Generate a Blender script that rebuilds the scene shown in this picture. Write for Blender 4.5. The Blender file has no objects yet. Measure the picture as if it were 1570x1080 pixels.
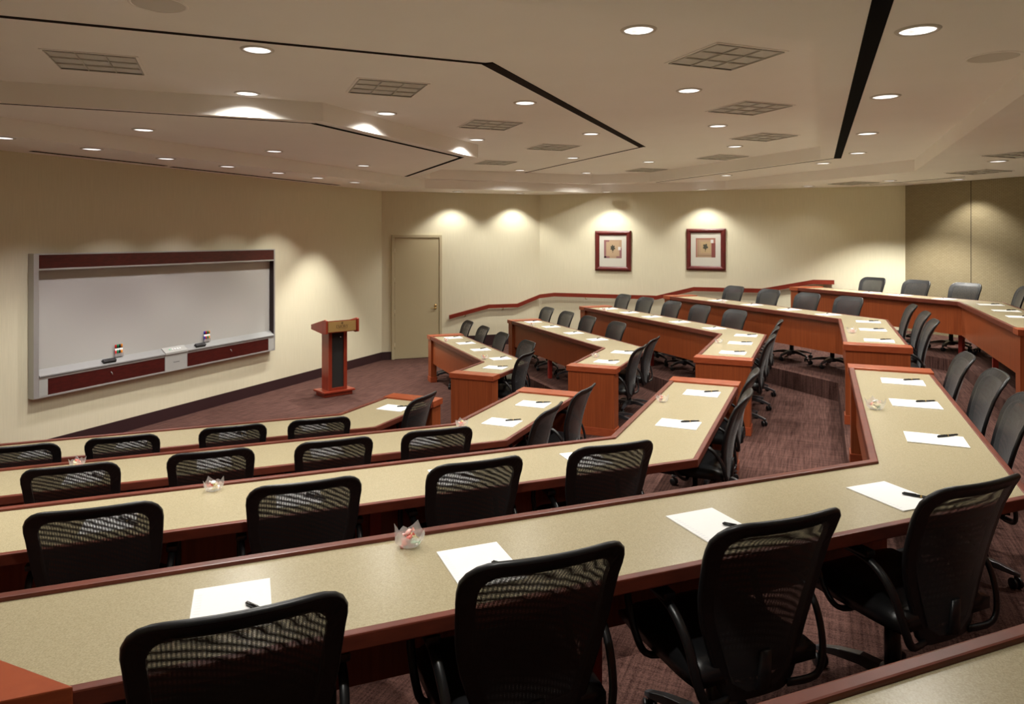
import bpy, bmesh, math, random
from mathutils import Vector, Matrix
random.seed(7)
SC = bpy.context.scene
COL = SC.collection
S = math.sqrt(.5); T = math.tan(math.pi/8); PI = math.pi

# ---------------------------------------------------------------- plan frame
# plan coordinates (u, v): u runs along the whiteboard wall, away from the
# camera; v runs from the whiteboard wall towards the back rows. Blender X=u, Y=-v.
def P3(u, v, z): return Vector((u, -v, z))
EYE = 2.4717
YAW = 23.36
W = 0.592                                   # depth of the desks
TOP = {1: .779, 2: .949, 3: 1.174, 4: 1.408, 5: 1.573}
FLR = {1: 0.0, 2: .174, 3: .399, 4: .633, 5: .798}
ROWV = {1: -4.232, 2: -2.752, 3: -1.249, 4: .214, 5: 1.753}
CL = {1: 5.621, 2: 5.155, 3: 4.511, 4: 3.786, 5: 3.30}
EL = {1: 6.590, 2: 6.681, 3: 6.674, 4: 6.591, 5: 6.70}
CR = {1: 8.755, 2: 9.517, 3: 9.910, 4: 10.219, 5: 11.584}
ER = {1: 7.841, 2: 8.001, 3: 7.829, 4: 7.759, 5: 8.248}
MR = {1: 2.85, 2: 3.60, 3: 4.112, 4: 4.018, 5: 3.20}
ML = {1: 3.0, 2: 3.6, 3: 3.6, 4: 4.043, 5: 3.2}
ZF, ZD, ZC = 3.421, 3.589, 3.771            # three ceiling levels
V0 = -8.143; UC = 12.216; UP = 14.683; VP = 1.412; ULEFT = -1.2; VBACK = 4.5
UF = UP - (VBACK - VP)

# ---------------------------------------------------------------- helpers
def link(o): COL.objects.link(o); return o
def empty(name, loc=(0, 0, 0), rz=0):
    o = bpy.data.objects.new(name, None); link(o)
    o.location = loc; o.rotation_euler = (0, 0, rz); o.empty_display_size = .1
    return o
def tag(o, label=None, cat=None, group=None, kind=None):
    if label: o['label'] = label
    if cat: o['category'] = cat
    if group: o['group'] = group
    if kind: o['kind'] = kind
    return o

class MB:
    def __init__(s): s.v = []; s.f = []; s.uv = None; s.sm = []
    def add(s, vs, fs, smooth=False):
        b = len(s.v); s.v += [tuple(p) for p in vs]
        for f in fs: s.f.append([b+i for i in f]); s.sm.append(smooth)
    def box(s, x0, x1, y0, y1, z0, z1):
        s.add([(x0,y0,z0),(x1,y0,z0),(x1,y1,z0),(x0,y1,z0),(x0,y0,z1),(x1,y0,z1),(x1,y1,z1),(x0,y1,z1)],
              [(3,2,1,0),(4,5,6,7),(0,1,5,4),(1,2,6,5),(2,3,7,6),(3,0,4,7)])
    def prism(s, poly, z0, z1):
        """poly: (x, y) points, any winding"""
        a = sum(poly[i][0]*poly[(i+1) % len(poly)][1]-poly[(i+1) % len(poly)][0]*poly[i][1] for i in range(len(poly)))
        if a < 0: poly = poly[::-1]
        n = len(poly)
        s.add([(x, y, z0) for x, y in poly]+[(x, y, z1) for x, y in poly],
              [tuple(range(n-1, -1, -1)), tuple(range(n, 2*n))]+[(i, (i+1) % n, n+(i+1) % n, n+i) for i in range(n)])
    def tube(s, pts, r, n=8, flat=1.0, closed=False, caps=True, smooth=True):
        pts = [Vector(p) for p in pts]; m = len(pts); rr = r if isinstance(r, (list, tuple)) else [r]*m
        vs = []; up = None
        for i, p in enumerate(pts):
            a = pts[i-1] if (i or closed) else p; b = pts[(i+1) % m] if (i < m-1 or closed) else p
            t = (b-a).normalized()
            if up is None:
                up = Vector((0, 0, 1)) if abs(t.z) < .9 else Vector((0, 1, 0))
            sd = t.cross(up)
            if sd.length < 1e-6: sd = t.orthogonal()
            sd.normalize(); up2 = sd.cross(t).normalized(); up = up2
            for k in range(n):
                an = 2*PI*k/n
                vs.append(p+sd*math.cos(an)*rr[i]+up2*math.sin(an)*rr[i]*flat)
        fs = []
        for i in range(m if closed else m-1):
            j = (i+1) % m
            for k in range(n):
                l = (k+1) % n; fs.append((i*n+k, i*n+l, j*n+l, j*n+k))
        if caps and not closed:
            fs.append(tuple(range(n-1, -1, -1))); fs.append(tuple((m-1)*n+k for k in range(n)))
        s.add(vs, fs, smooth)
    def lathe(s, prof, n=24, c=(0, 0), smooth=True, caps=True):
        vs = []
        for r, z in prof:
            for k in range(n): a = 2*PI*k/n; vs.append((c[0]+r*math.cos(a), c[1]+r*math.sin(a), z))
        fs = []
        for i in range(len(prof)-1):
            for k in range(n):
                l = (k+1) % n; fs.append((i*n+k, i*n+l, (i+1)*n+l, (i+1)*n+k))
        if caps:
            fs.append(tuple(range(n-1, -1, -1))); fs.append(tuple((len(prof)-1)*n+k for k in range(n)))
        s.add(vs, fs, smooth)
    def xform(s, M): s.v = [tuple(M @ Vector(p)) for p in s.v]; return s
    def mesh(s, name, mat, bevel=0):
        me = bpy.data.meshes.new(name); me.from_pydata(s.v, [], s.f); me.update()
        for p, q in zip(me.polygons, s.sm): p.use_smooth = q
        if s.uv:
            ul = me.uv_layers.new(name='UVMap')
            for lp in me.loops: ul.data[lp.index].uv = s.uv[lp.vertex_index]
        if mat: me.materials.append(mat)
        if bevel:
            bm = bmesh.new(); bm.from_mesh(me)
            es = [e for e in bm.edges if len(e.link_faces) == 2 and e.calc_face_angle(0) > .5]
            bmesh.ops.bevel(bm, geom=es, offset=bevel, segments=2, profile=.6, affect='EDGES', clamp_overlap=True)
            bm.to_mesh(me); bm.free()
        return me
    def build(s, name, mat, parent=None, bevel=0):
        o = bpy.data.objects.new(name, s.mesh(name, mat, bevel)); link(o)
        if parent: o.parent = parent
        return o
def copy_tree(o, parent=None):
    c = o.copy(); COL.objects.link(c); c.parent = parent
    for ch in list(o.children): copy_tree(ch, c)
    return c

# ---------------------------------------------------------------- materials
def mat(name, col, rough=.5, metal=0, spec=.5, emit=None, es=0):
    m = bpy.data.materials.new(name); m.use_nodes = True
    b = m.node_tree.nodes['Principled BSDF']
    b.inputs['Base Color'].default_value = (*col, 1); b.inputs['Roughness'].default_value = rough
    b.inputs['Metallic'].default_value = metal; b.inputs['Specular IOR Level'].default_value = spec
    if emit: b.inputs['Emission Color'].default_value = (*emit, 1); b.inputs['Emission Strength'].default_value = es
    return m
def nodes(m): return m.node_tree.nodes, m.node_tree.links, m.node_tree.nodes['Principled BSDF']
def noise_col(m, scale, c0, c1, lo=.35, hi=.65, detail=4, coord='Object', rot=0, bump=0, bdist=.002):
    N, L, b = nodes(m)
    tc = N.new('ShaderNodeTexCoord'); mp = N.new('ShaderNodeMapping'); nz = N.new('ShaderNodeTexNoise'); rp = N.new('ShaderNodeValToRGB')
    mp.inputs['Scale'].default_value = scale; mp.inputs['Rotation'].default_value = (0, 0, rot)
    nz.inputs['Scale'].default_value = 1; nz.inputs['Detail'].default_value = detail
    rp.color_ramp.elements[0].position = lo; rp.color_ramp.elements[1].position = hi
    rp.color_ramp.elements[0].color = (*c0, 1); rp.color_ramp.elements[1].color = (*c1, 1)
    L.new(tc.outputs[coord], mp.inputs[0]); L.new(mp.outputs[0], nz.inputs[0]); L.new(nz.outputs[0], rp.inputs[0])
    L.new(rp.outputs[0], b.inputs['Base Color'])
    if bump:
        bp = N.new('ShaderNodeBump'); bp.inputs['Strength'].default_value = bump; bp.inputs['Distance'].default_value = bdist
        L.new(nz.outputs[0], bp.inputs['Height']); L.new(bp.outputs[0], b.inputs['Normal'])
    return nz, rp

M = {}
M['laminate'] = mat('laminate', (.5, .43, .27), .27, spec=.45)
noise_col(M['laminate'], (260, 260, 260), (.335, .285, .172), (.44, .38, .245), .34, .66, 3)
def wood(name, a, b, rough, scale=(55, 55, 1.6)):
    m = mat(name, b, rough, spec=.45); noise_col(m, scale, a, b, .3, .7, 5); return m
M['cherry'] = wood('cherry_veneer', (.215, .046, .0135), (.310, .074, .022), .36)
M['cherry_edge'] = wood('cherry_edge', (.105, .022, .012), (.16, .034, .018), .42, (9, 9, 40))
M['cherry_cap'] = wood('cherry_cap', (.27, .052, .018), (.35, .076, .027), .32, (12, 12, 50))
M['cherry_red'] = wood('cherry_red', (.235, .030, .014), (.33, .046, .020), .3)
M['mahogany'] = wood('mahogany', (.040, .005, .004), (.070, .008, .006), .35, (14, 14, 50))
M['post'] = mat('red_post', (.30, .028, .020), .35)
M['rail'] = wood('rail_wood', (.17, .022, .012), (.24, .034, .018), .32, (6, 6, 40))
M['wall'] = mat('cream_wallpaper', (.66, .58, .41), .75, spec=.25)
noise_col(M['wall'], (90, 90, 3), (.69, .645, .475), (.73, .68, .505), .35, .65, 3)
M['ceiling'] = mat('ceiling_paint', (.84, .80, .75), .85, spec=.2)
noise_col(M['ceiling'], (2, 2, 2), (.90, .865, .825), (.92, .885, .845), .3, .7, 2)
M['fabric_wall'] = mat('woven_wall_fabric', (.3, .23, .13), .9, spec=.15)
def fabric_wall(m):
    N, L, b = nodes(m)
    tc = N.new('ShaderNodeTexCoord'); br = N.new('ShaderNodeTexBrick')
    mp = N.new('ShaderNodeMapping'); mp.inputs['Rotation'].default_value = (PI/2, 0, 0)
    br.inputs['Scale'].default_value = 14; br.inputs['Color1'].default_value = (.30, .25, .155, 1); br.inputs['Color2'].default_value = (.27, .222, .135, 1)
    br.inputs['Mortar'].default_value = (.20, .16, .09, 1); br.inputs['Mortar Size'].default_value = .035
    br.inputs['Row Height'].default_value = .32; br.inputs['Brick Width'].default_value = .9
    L.new(tc.outputs['Object'], mp.inputs[0]); L.new(mp.outputs[0], br.inputs[0]); L.new(br.outputs['Color'], b.inputs['Base Color'])
fabric_wall(M['fabric_wall'])
M['seam'] = mat('dark_seam', (.05, .035, .02), .9)
M['base'] = mat('maroon_baseboard', (.030, .010, .012), .5)
M['door'] = mat('door_paint', (.50, .43, .27), .5, spec=.3)
M['door_frame'] = mat('door_frame_paint', (.52, .45, .29), .5, spec=.3)
M['brass'] = mat('brass', (.55, .36, .13), .32, .45)
M['black_slot'] = mat('slot_black', (.004, .0035, .0035), .9, spec=.05)
M['brown_slot'] = mat('slot_brown', (.018, .010, .008), .9, spec=.1)
M['alu'] = mat('satin_aluminium', (.46, .46, .45), .42, .5)
M['tray'] = mat('tray_aluminium', (.30, .30, .295), .4, .3)
M['grey_plastic'] = mat('grey_plastic', (.38, .38, .36), .45)
M['white_surface'] = mat('whiteboard_enamel', (.48, .475, .45), .22, spec=.5)
M['inner_shade'] = mat('painted_inner_shade', (.025, .010, .012), .5)  # very dark brown standing for shade on the board frame's inner face
M['dark_line'] = mat('dark_line', (.03, .03, .03), .7)
M['black_plastic'] = mat('black_plastic', (.008, .008, .009), .36, spec=.5)
M['base_plastic'] = mat('charcoal_plastic', (.045, .045, .050), .30, spec=.5)
M['back_shell'] = mat('black_textured_shell', (.008, .008, .009), .42, spec=.5)
M['leather'] = mat('black_upholstery', (.010, .010, .011), .34, spec=.5)
M['steel'] = mat('polished_steel', (.55, .55, .56), .2, 1)
M['speaker_cloth'] = mat('speaker_cloth', (.022, .020, .018), .9)
M['paper'] = mat('white_paper', (.86, .86, .85), .7, spec=.2)
M['print_grey'] = mat('pale_grey_print', (.76, .77, .79), .7)
M['pen'] = mat('black_pen', (.008, .008, .009), .25)
M['gold'] = mat('gold_ring', (.75, .5, .18), .25, 1)
M['ink'] = mat('dark_engraving', (.10, .055, .02), .6)
M['mat_board'] = mat('ivory_mat_board', (.58, .56, .49), .8)
M['frame_wood'] = wood('frame_wood', (.085, .008, .007), (.13, .014, .010), .46, (8, 8, 8))
M['leaf'] = mat('dark_leaf_print', (.06, .055, .035), .8)
M['trim_ring'] = mat('downlight_ring', (.60, .56, .50), .5)
M['grille'] = mat('speaker_grille', (.66, .62, .57), .8)
M['louver'] = mat('louver_aluminium', (.60, .585, .54), .5, .1)
M['louver_back'] = mat('louver_backing', (.48, .46, .42), .5, .2)
M['tray_black'] = mat('black_reveal', (.01, .01, .01), .7)

def carpet(m):
    N, L, b = nodes(m)
    tc = N.new('ShaderNodeTexCoord')
    def nz(scale, rot, det=3):
        mp = N.new('ShaderNodeMapping'); mp.inputs['Scale'].default_value = scale; mp.inputs['Rotation'].default_value = (0, 0, rot)
        n = N.new('ShaderNodeTexNoise'); n.inputs['Scale'].default_value = 1; n.inputs['Detail'].default_value = det
        L.new(tc.outputs['Object'], mp.inputs[0]); L.new(mp.outputs[0], n.inputs[0]); return n
    a = nz((3, 70, 3), .38); c = nz((60, 4, 4), .38); d = nz((160, 160, 160), 0, 2)
    ad = N.new('ShaderNodeMath'); ad.operation = 'ADD'; L.new(a.outputs[0], ad.inputs[0])
    m2 = N.new('ShaderNodeMath'); m2.operation = 'MULTIPLY_ADD'; L.new(c.outputs[0], m2.inputs[0]); m2.inputs[1].default_value = .6; L.new(ad.outputs[0], m2.inputs[2])
    L.new(d.outputs[0], ad.inputs[1])
    rp = N.new('ShaderNodeValToRGB'); rp.color_ramp.elements[0].position = 1.0/2; rp.color_ramp.elements[1].position = 1.0
    dv = N.new('ShaderNodeMath'); dv.operation = 'MULTIPLY'; dv.inputs[1].default_value = .62; L.new(m2.outputs[0], dv.inputs[0])
    rp.color_ramp.elements[0].position = .62; rp.color_ramp.elements[1].position = .98
    rp.color_ramp.elements[0].color = (.026, .0105, .0085, 1); rp.color_ramp.elements[1].color = (.128, .065, .053, 1)
    L.new(dv.outputs[0], rp.inputs[0]); L.new(rp.outputs[0], b.inputs['Base Color'])
    bp = N.new('ShaderNodeBump'); bp.inputs['Strength'].default_value = .5; bp.inputs['Distance'].default_value = .004
    L.new(d.outputs[0], bp.inputs['Height']); L.new(bp.outputs[0], b.inputs['Normal'])
M['carpet'] = mat('plum_carpet', (.1, .06, .05), 1, spec=.1); carpet(M['carpet'])

def chair_mesh_mat():
    m = mat('black_chair_mesh', (.016, .016, .018), .40, spec=.5)
    N, L, b = nodes(m)
    b.inputs['Sheen Weight'].default_value = .22; b.inputs['Sheen Roughness'].default_value = .4
    uv = N.new('ShaderNodeUVMap'); uv.uv_map = 'UVMap'
    fr = N.new('ShaderNodeVectorMath'); fr.operation = 'FRACTION'; L.new(uv.outputs[0], fr.inputs[0])
    sp = N.new('ShaderNodeSeparateXYZ'); L.new(fr.outputs[0], sp.inputs[0])
    g1 = N.new('ShaderNodeMath'); g1.operation = 'GREATER_THAN'; g1.inputs[1].default_value = .42; L.new(sp.outputs[0], g1.inputs[0])
    g2 = N.new('ShaderNodeMath'); g2.operation = 'GREATER_THAN'; g2.inputs[1].default_value = .51; L.new(sp.outputs[1], g2.inputs[0])
    mu = N.new('ShaderNodeMath'); mu.operation = 'MULTIPLY'; L.new(g1.outputs[0], mu.inputs[0]); L.new(g2.outputs[0], mu.inputs[1])
    tr = N.new('ShaderNodeBsdfTransparent'); mx = N.new('ShaderNodeMixShader')
    L.new(mu.outputs[0], mx.inputs[0]); L.new(b.outputs[0], mx.inputs[1]); L.new(tr.outputs[0], mx.inputs[2])
    L.new(mx.outputs[0], N['Material Output'].inputs[0]); return m
M['mesh'] = chair_mesh_mat()
def plastic_film():
    m = bpy.data.materials.new('crinkled_clear_plastic'); m.use_nodes = True
    N, L, b = nodes(m); b.inputs['Base Color'].default_value = (.9, .9, .9, 1); b.inputs['Roughness'].default_value = .25
    tr = N.new('ShaderNodeBsdfTransparent'); gl = N.new('ShaderNodeBsdfGlossy'); gl.inputs['Roughness'].default_value = .12
    tl = N.new('ShaderNodeBsdfTranslucent'); tl.inputs['Color'].default_value = (.9, .9, .9, 1)
    m0 = N.new('ShaderNodeMixShader'); m0.inputs[0].default_value = .5; L.new(b.outputs[0], m0.inputs[1]); L.new(tl.outputs[0], m0.inputs[2])
    m1 = N.new('ShaderNodeMixShader'); m1.inputs[0].default_value = .34; L.new(tr.outputs[0], m1.inputs[1]); L.new(m0.outputs[0], m1.inputs[2])
    m2 = N.new('ShaderNodeMixShader'); m2.inputs[0].default_value = .10; L.new(m1.outputs[0], m2.inputs[1]); L.new(gl.outputs[0], m2.inputs[2])
    L.new(m2.outputs[0], N['Material Output'].inputs[0]); return m
M['film'] = plastic_film()
CANDY = [mat('candy_'+n, c, .3) for n, c in (('pink', (.88, .50, .45)), ('red', (.80, .22, .18)), ('yellow', (.88, .80, .50)), ('white', (.88, .87, .84)), ('green', (.50, .82, .58)))]
def lens():
    m = mat('lit_lens', (.9, .9, .9), .3, emit=(1, .97, .95), es=5)
    N, L, b = nodes(m)
    tc = N.new('ShaderNodeTexCoord'); vz = N.new('ShaderNodeTexVoronoi'); vz.inputs['Scale'].default_value = 38
    mr = N.new('ShaderNodeMapRange'); mr.inputs[1].default_value = 0; mr.inputs[2].default_value = .8; mr.inputs[3].default_value = 1.15; mr.inputs[4].default_value = .40
    L.new(tc.outputs['Object'], vz.inputs[0]); L.new(vz.outputs['Distance'], mr.inputs[0]); L.new(mr.outputs[0], b.inputs['Emission Strength']); return m
M['lens'] = lens()

# ---------------------------------------------------------------- room shell
def quadwall(name, a, b, z0, z1, m, th=.15):
    """wall from plan point a to b, room on its left side in (x, y) after the flip; thickness goes outwards"""
    A = P3(*a, 0); B = P3(*b, 0); d = (B-A); L = d.length; d.normalize()
    n = Vector((d.y, -d.x, 0))                       # outward
    o = empty(name)
    bpy.data.objects.remove(o)
    mb = MB(); mb.box(0, L, -th, 0, z0, z1)
    o = mb.build(name, m)
    ex = d; ey = -n
    o.matrix_world = Matrix(((ex.x, ey.x, 0, A.x), (ex.y, ey.y, 0, A.y), (0, 0, 1, 0), (0, 0, 0, 1)))
    return tag(o, kind='structure')
# room outline counter-clockwise in Blender XY -> room on the left of each directed edge
OUT = [(ULEFT, V0), (ULEFT, VBACK), (UF, VBACK), (UP, VP), (UP, V0+UP-UC), (UC, V0)]
wall_left = quadwall('wall_left', OUT[0], OUT[1], 0, 3.9, M['wall'])
wall_back = quadwall('wall_back', OUT[1], OUT[2], 0, 3.9, M['wall'])
wall_rear = quadwall('wall_fabric_corner', OUT[2], OUT[3], 0, 3.9, M['fabric_wall'])
wall_pict = quadwall('wall_right', OUT[3], OUT[4], 0, 3.9, M['wall'])
wall_door = quadwall('wall_door_corner', OUT[4], OUT[5], 0, 3.9, M['wall'])
wall_front = quadwall('wall_front', OUT[5], OUT[0], 0, 3.9, M['wall'])
# vertical seams of the fabric panels
Lf = math.hypot(UF-UP, VBACK-VP)
for k, q in enumerate((1.23, 2.45, 3.67)):
    mb = MB(); mb.box(Lf-q-.006, Lf-q+.006, -.001, .002, .8, ZF)
    o = mb.build('seam', M['seam'], wall_rear)

# floor and tiers
mb = MB(); mb.prism([(u, -v) for u, v in OUT], -.12, 0); tag(mb.build('floor', M['carpet']), kind='structure')
def hit(p, d):
    """first crossing of the ray p + t d with the room outline (plan coords): (t, point, edge index)"""
    best = None
    for i in range(len(OUT)):
        a = OUT[i]; b = OUT[(i+1) % len(OUT)]; ex, ey = b[0]-a[0], b[1]-a[1]
        den = d[0]*ey-d[1]*ex
        if abs(den) < 1e-9: continue
        t = ((a[0]-p[0])*ey-(a[1]-p[1])*ex)/den; s = ((a[0]-p[0])*d[1]-(a[1]-p[1])*d[0])/den
        if t > 1e-6 and -1e-6 <= s <= 1+1e-6 and (best is None or t < best[0]): best = (t, (p[0]+d[0]*t, p[1]+d[1]*t), i)
    return best
for k in range(2, 6):
    a = (CL[k]+.28, ROWV[k]-.006); b = (CR[k]-.28, ROWV[k]-.006)   # riser: under the aisle-side front edge, ahead of the long sides
    hl = hit(a, (-S, -S)); hr = hit(b, (S, -S))
    poly = [hl[1], a, b, hr[1]]
    i = hr[2]                                         # walk the outline from hr back to hl through the rear
    while i != hl[2]:
        poly.append(OUT[i]); i = (i-1) % len(OUT)
    mb = MB(); mb.prism([(u, -v) for u, v in poly], .002, FLR[k])
    tag(mb.build('floor', M['carpet']), kind='structure')

# ceiling: soffit ZF, band ZD, raised field ZC
PF = [(3.2, 1.23), (11.6, 1.23), (14.55, -1.72), (14.55, -4.23), (11.85, -6.93), (3.0, -6.93), (.2, -4.13), (.2, -1.77)]
PC = [(4.45, 0), (11.02, 0), (14.13, -3.11), (14.2, -4.35), (11.75, -6.75), (11.32, -6.75), (8.95, -4.38), (5.57, -4.38), (3.2, -6.75), (2.9, -6.75), (.75, -4.6), (.75, -3.7)]
def ring(outer, inner, z):
    bm = bmesh.new(); es = []
    for lp in (outer, inner):
        if not lp: continue
        vs = [bm.verts.new(P3(u, v, z)) for u, v in lp]
        es += [bm.edges.new((vs[i], vs[(i+1) % len(vs)])) for i in range(len(vs))]
    bmesh.ops.triangle_fill(bm, use_beauty=True, use_dissolve=False, edges=es)
    vs = [tuple(v.co) for v in bm.verts]; bm.verts.index_update()
    fs = []
    for f in bm.faces:
        f.normal_update(); ids = [v.index for v in f.verts]
        fs.append(ids if f.normal.z < 0 else ids[::-1])
    bm.free(); return vs, fs
mb = MB()
mb.add(*ring(OUT, PF, ZF)); mb.add(*ring(PF, PC, ZD)); mb.add(*ring(PC, None, ZC))
for lp, z0, z1 in ((PF, ZF, ZD), (PC, ZD, ZC)):
    for i in range(len(lp)):
        a, b = lp[i], lp[(i+1) % len(lp)]
        mb.add([P3(*a, z0), P3(*b, z0), P3(*b, z1), P3(*a, z1)], [(0, 1, 2, 3)])
tag(mb.build('ceiling', M['ceiling']), kind='structure')
mb = MB(); mb.prism([(u, -v) for u, v in OUT], 3.9, 4.0); tag(mb.build('ceiling', M['ceiling']), kind='structure')

# dark slots in the ceiling
NT = [0]
def slot(pts, widths, z, m, name=None):
    NT[0] += 1
    mb = MB()
    for (a, b), w in zip(zip(pts[:-1], pts[1:]), widths):
        A = Vector(a); B = Vector(b); d = (B-A).normalized(); n = Vector((-d.y, d.x))*w/2
        e = d*w*.0
        q = [A-n-e, B-n+e, B+n+e, A+n-e]
        mb.prism([(p.x, -p.y) for p in q], z-.004, z-.001)
    tag(mb.build('trim_%d' % NT[0], m), kind='structure')
slot([(2.0, -5.05), (4.82, -2.27)], [.045], ZC, M['brown_slot']); slot([(4.78, -2.27), (10.08, -2.33)], [.10], ZC, M['brown_slot']); slot([(10.05, -2.31), (13.15, -5.4)], [.035], ZC, M['brown_slot'])
slot([(3.5, -6.48), (5.65, -4.5)], [.02], ZD, M['brown_slot']); slot([(5.62, -4.53), (8.82, -4.56)], [.06], ZD, M['black_slot']); slot([(8.8, -4.56), (11.13, -6.9)], [.06], ZD, M['black_slot'])
slot([(3.6, .27), (11.0, .22)], [.095], ZD, M['black_slot']); slot([(10.98, .17), (14.3, -3.02)], [.022], ZD, M['brown_slot'])
slot([(5.07, -7.90), (6.80, -7.88)], [.07], ZF, M['black_slot']); slot([(6.93, -7.93), (10.54, -7.93)], [.07], ZF, M['black_slot'])
slot([(14.2, .80), (12.9, 2.05)], [.02], ZF, M['brown_slot'])

# baseboards
def along_wall(a, b, t0, t1, z0, z1, th, m, name):
    A = P3(*a, 0); B = P3(*b, 0); d = (B-A).normalized(); n = Vector((-d.y, d.x, 0))
    o = None
    mb = MB(); mb.box(t0, t1, .0005, th, z0, z1); o = mb.build(name, m)
    o.matrix_world = Matrix(((d.x, n.x, 0, A.x), (d.y, n.y, 0, A.y), (0, 0, 1, 0), (0, 0, 0, 1)))
    return o
LD = math.hypot(UP-UC, UP-UC)
tag(along_wall(OUT[5], OUT[0], 0, UC-ULEFT, 0, .161, .014, M['base'], 'baseboard_front'), kind='structure')
tag(along_wall(OUT[4], OUT[5], LD-.19, LD, 0, .161, .014, M['base'], 'baseboard_corner'), kind='structure')
tag(along_wall(OUT[4], OUT[5], 0, LD-1.255, 0, .40, .014, M['base'], 'baseboard_corner'), kind='structure')
tag(along_wall(OUT[3], OUT[4], 0, VP-(V0+UP-UC), 0, .50, .014, M['base'], 'baseboard_right'), kind='structure')

# ---------------------------------------------------------------- door
DR = empty('door_1'); tag(DR, kind='structure')
A = P3(UC, V0, 0); d = (P3(UP, V0+UP-UC, 0)-A).normalized(); n = Vector((-S, -S, 0))   # into the room
n = Vector((d.y, -d.x, 0)); n = n if n.dot(P3(7, -2, 0)-A) > 0 else -n
DR.matrix_world = Matrix(((d.x, n.x, 0, A.x), (d.y, n.y, 0, A.y), (0, 0, 1, 0), (0, 0, 0, 1)))
mb = MB(); mb.box(.195, .252, .002, .05, 0, 2.535); mb.box(1.193, 1.250, .002, .05, 0, 2.535); mb.box(.252, 1.193, .002, .05, 2.478, 2.535)
mb.build('door_frame', M['door_frame'], DR, .004)
mb = MB(); mb.box(.258, 1.187, .002, .032, .008, 2.472); dslab = mb.build('door_leaf', M['door'], DR, .002)
mb = MB(); mb.lathe([(.027, 0), (.027, .008), (.012, .012), (.010, .045)], 16)
mb.xform(Matrix.Translation((1.112, .033, 1.021)) @ Matrix.Rotation(-PI/2, 4, 'X'))
mb.tube([(1.112, .078, 1.021), (1.06, .080, 1.021), (1.00, .074, 1.018)], [.010, .009, .007], 8)
mb.build('lever_handle', M['brass'], dslab)
mb = MB(); mb.lathe([(.026, 0), (.026, .010), (.015, .016)], 16); mb.xform(Matrix.Translation((1.112, .033, 1.072)) @ Matrix.Rotation(-PI/2, 4, 'X'))
mb.build('deadbolt', M['brass'], dslab)
for z in (2.2, 1.6, .95, .27):
    mb = MB(); mb.tube([(.255, .04, z-.06), (.255, .04, z+.06)], .012, 8); mb.build('hinge', M['door_frame'], DR)

# ---------------------------------------------------------------- whiteboard
WB = empty('whiteboard', (5.19, -V0-0.0, .668)); tag(WB, 'long aluminium framed whiteboard with dark red panels on the front wall', 'whiteboard')
WL = 9.03-5.19                                        # local x along u, local y into the room = -Y, z up
WB.rotation_euler = (0, 0, 0)
def wbox(mb, x0, x1, d0, d1, z0, z1): mb.box(x0, x1, -d1, -d0, z0, z1)
D = .10; H0, H1 = 0, 1.627
mb = MB(); wbox(mb, 0, .06, .002, D, H0, H1); mb.build('side_frame', M['alu'], WB, .004)
mb = MB(); wbox(mb, WL-.03, WL, .002, D, H0, H1); mb.build('side_frame', M['alu'], WB, .004)
mb = MB(); wbox(mb, WL-.036, WL-.03, .02, D-.004, .22, H1-.16); mb.build('inner_face_shade', M['inner_shade'], WB)  # strip painting the shade on the right frame's inner face
mb = MB(); wbox(mb, .06, WL-.03, .002, D, H1-.016, H1); wbox(mb, .06, WL-.03, .002, D, 1.437, 1.458); mb.build('top_rail', M['alu'], WB, .002)
mb = MB(); wbox(mb, .06, WL-.03, .02, D-.004, 1.458, H1-.016); mb.build('header_panel', M['mahogany'], WB)
mb = MB(); wbox(mb, .06, WL-.03, .002, .018, .02, 1.45); mb.build('writing_surface', M['white_surface'], WB)
# marker tray: sloped aluminium ledge
mb = MB()
prof = [(.018, .312), (.030, .312), (D+.012, .250), (D+.012, .236), (.018, .236)]
mb.add([(x, -a, z) for x in (.06, WL-.036) for a, z in prof], [(0, 1, 2, 3, 4), (9, 8, 7, 6, 5)]+[(i, (i+1) % 5+0, (i+1) % 5+5, i+5)[::-1] for i in range(5)])
mb.build('marker_tray', M['tray'], WB)
mb = MB(); wbox(mb, .06, WL-.03, .02, D-.006, .229, .236); mb.build('dark_strip', M['dark_line'], WB)  # thin dark strip between the tray and the lower rail
mb = MB(); wbox(mb, .06, WL-.03, .018, D, .206, .229); wbox(mb, .06, WL-.03, .018, D, 0, .022); mb.build('lower_rail', M['alu'], WB, .002)
cx0, cx1 = 6.925-5.19, 7.288-5.19
for a, b in ((.16, cx0), (cx1, WL-.152)):
    mb = MB(); wbox(mb, a, b, .018, D-.004, .022, .206); pn = mb.build('lower_panel', M['mahogany'], WB)
    mb = MB(); mb.tube([((a+b)/2, -D+.003, .15), ((a+b)/2+.004, -D-.012, .135), ((a+b)/2+.01, -D-.012, .115)], .005, 6); mb.build('hook', M['alu'], pn)
for a, b in ((.06, .16), (WL-.152, WL-.03)):
    mb = MB(); wbox(mb, a, b, .018, D, .022, .206); mb.build('end_block', M['grey_plastic'], WB, .002)
mb = MB(); wbox(mb, cx0, cx1, .018, D+.006, .004, .236)
mb.add([(x, -a, z) for x in (cx0, cx1) for a, z in [(.03, .322), (D+.018, .262), (D+.018, .236), (.03, .236)]], [(0, 1, 2, 3), (7, 6, 5, 4)]+[(i, i+4, (i+1) % 4+4, (i+1) % 4) for i in range(4)])
cb = mb.build('control_box', M['grey_plastic'], WB)
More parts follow.
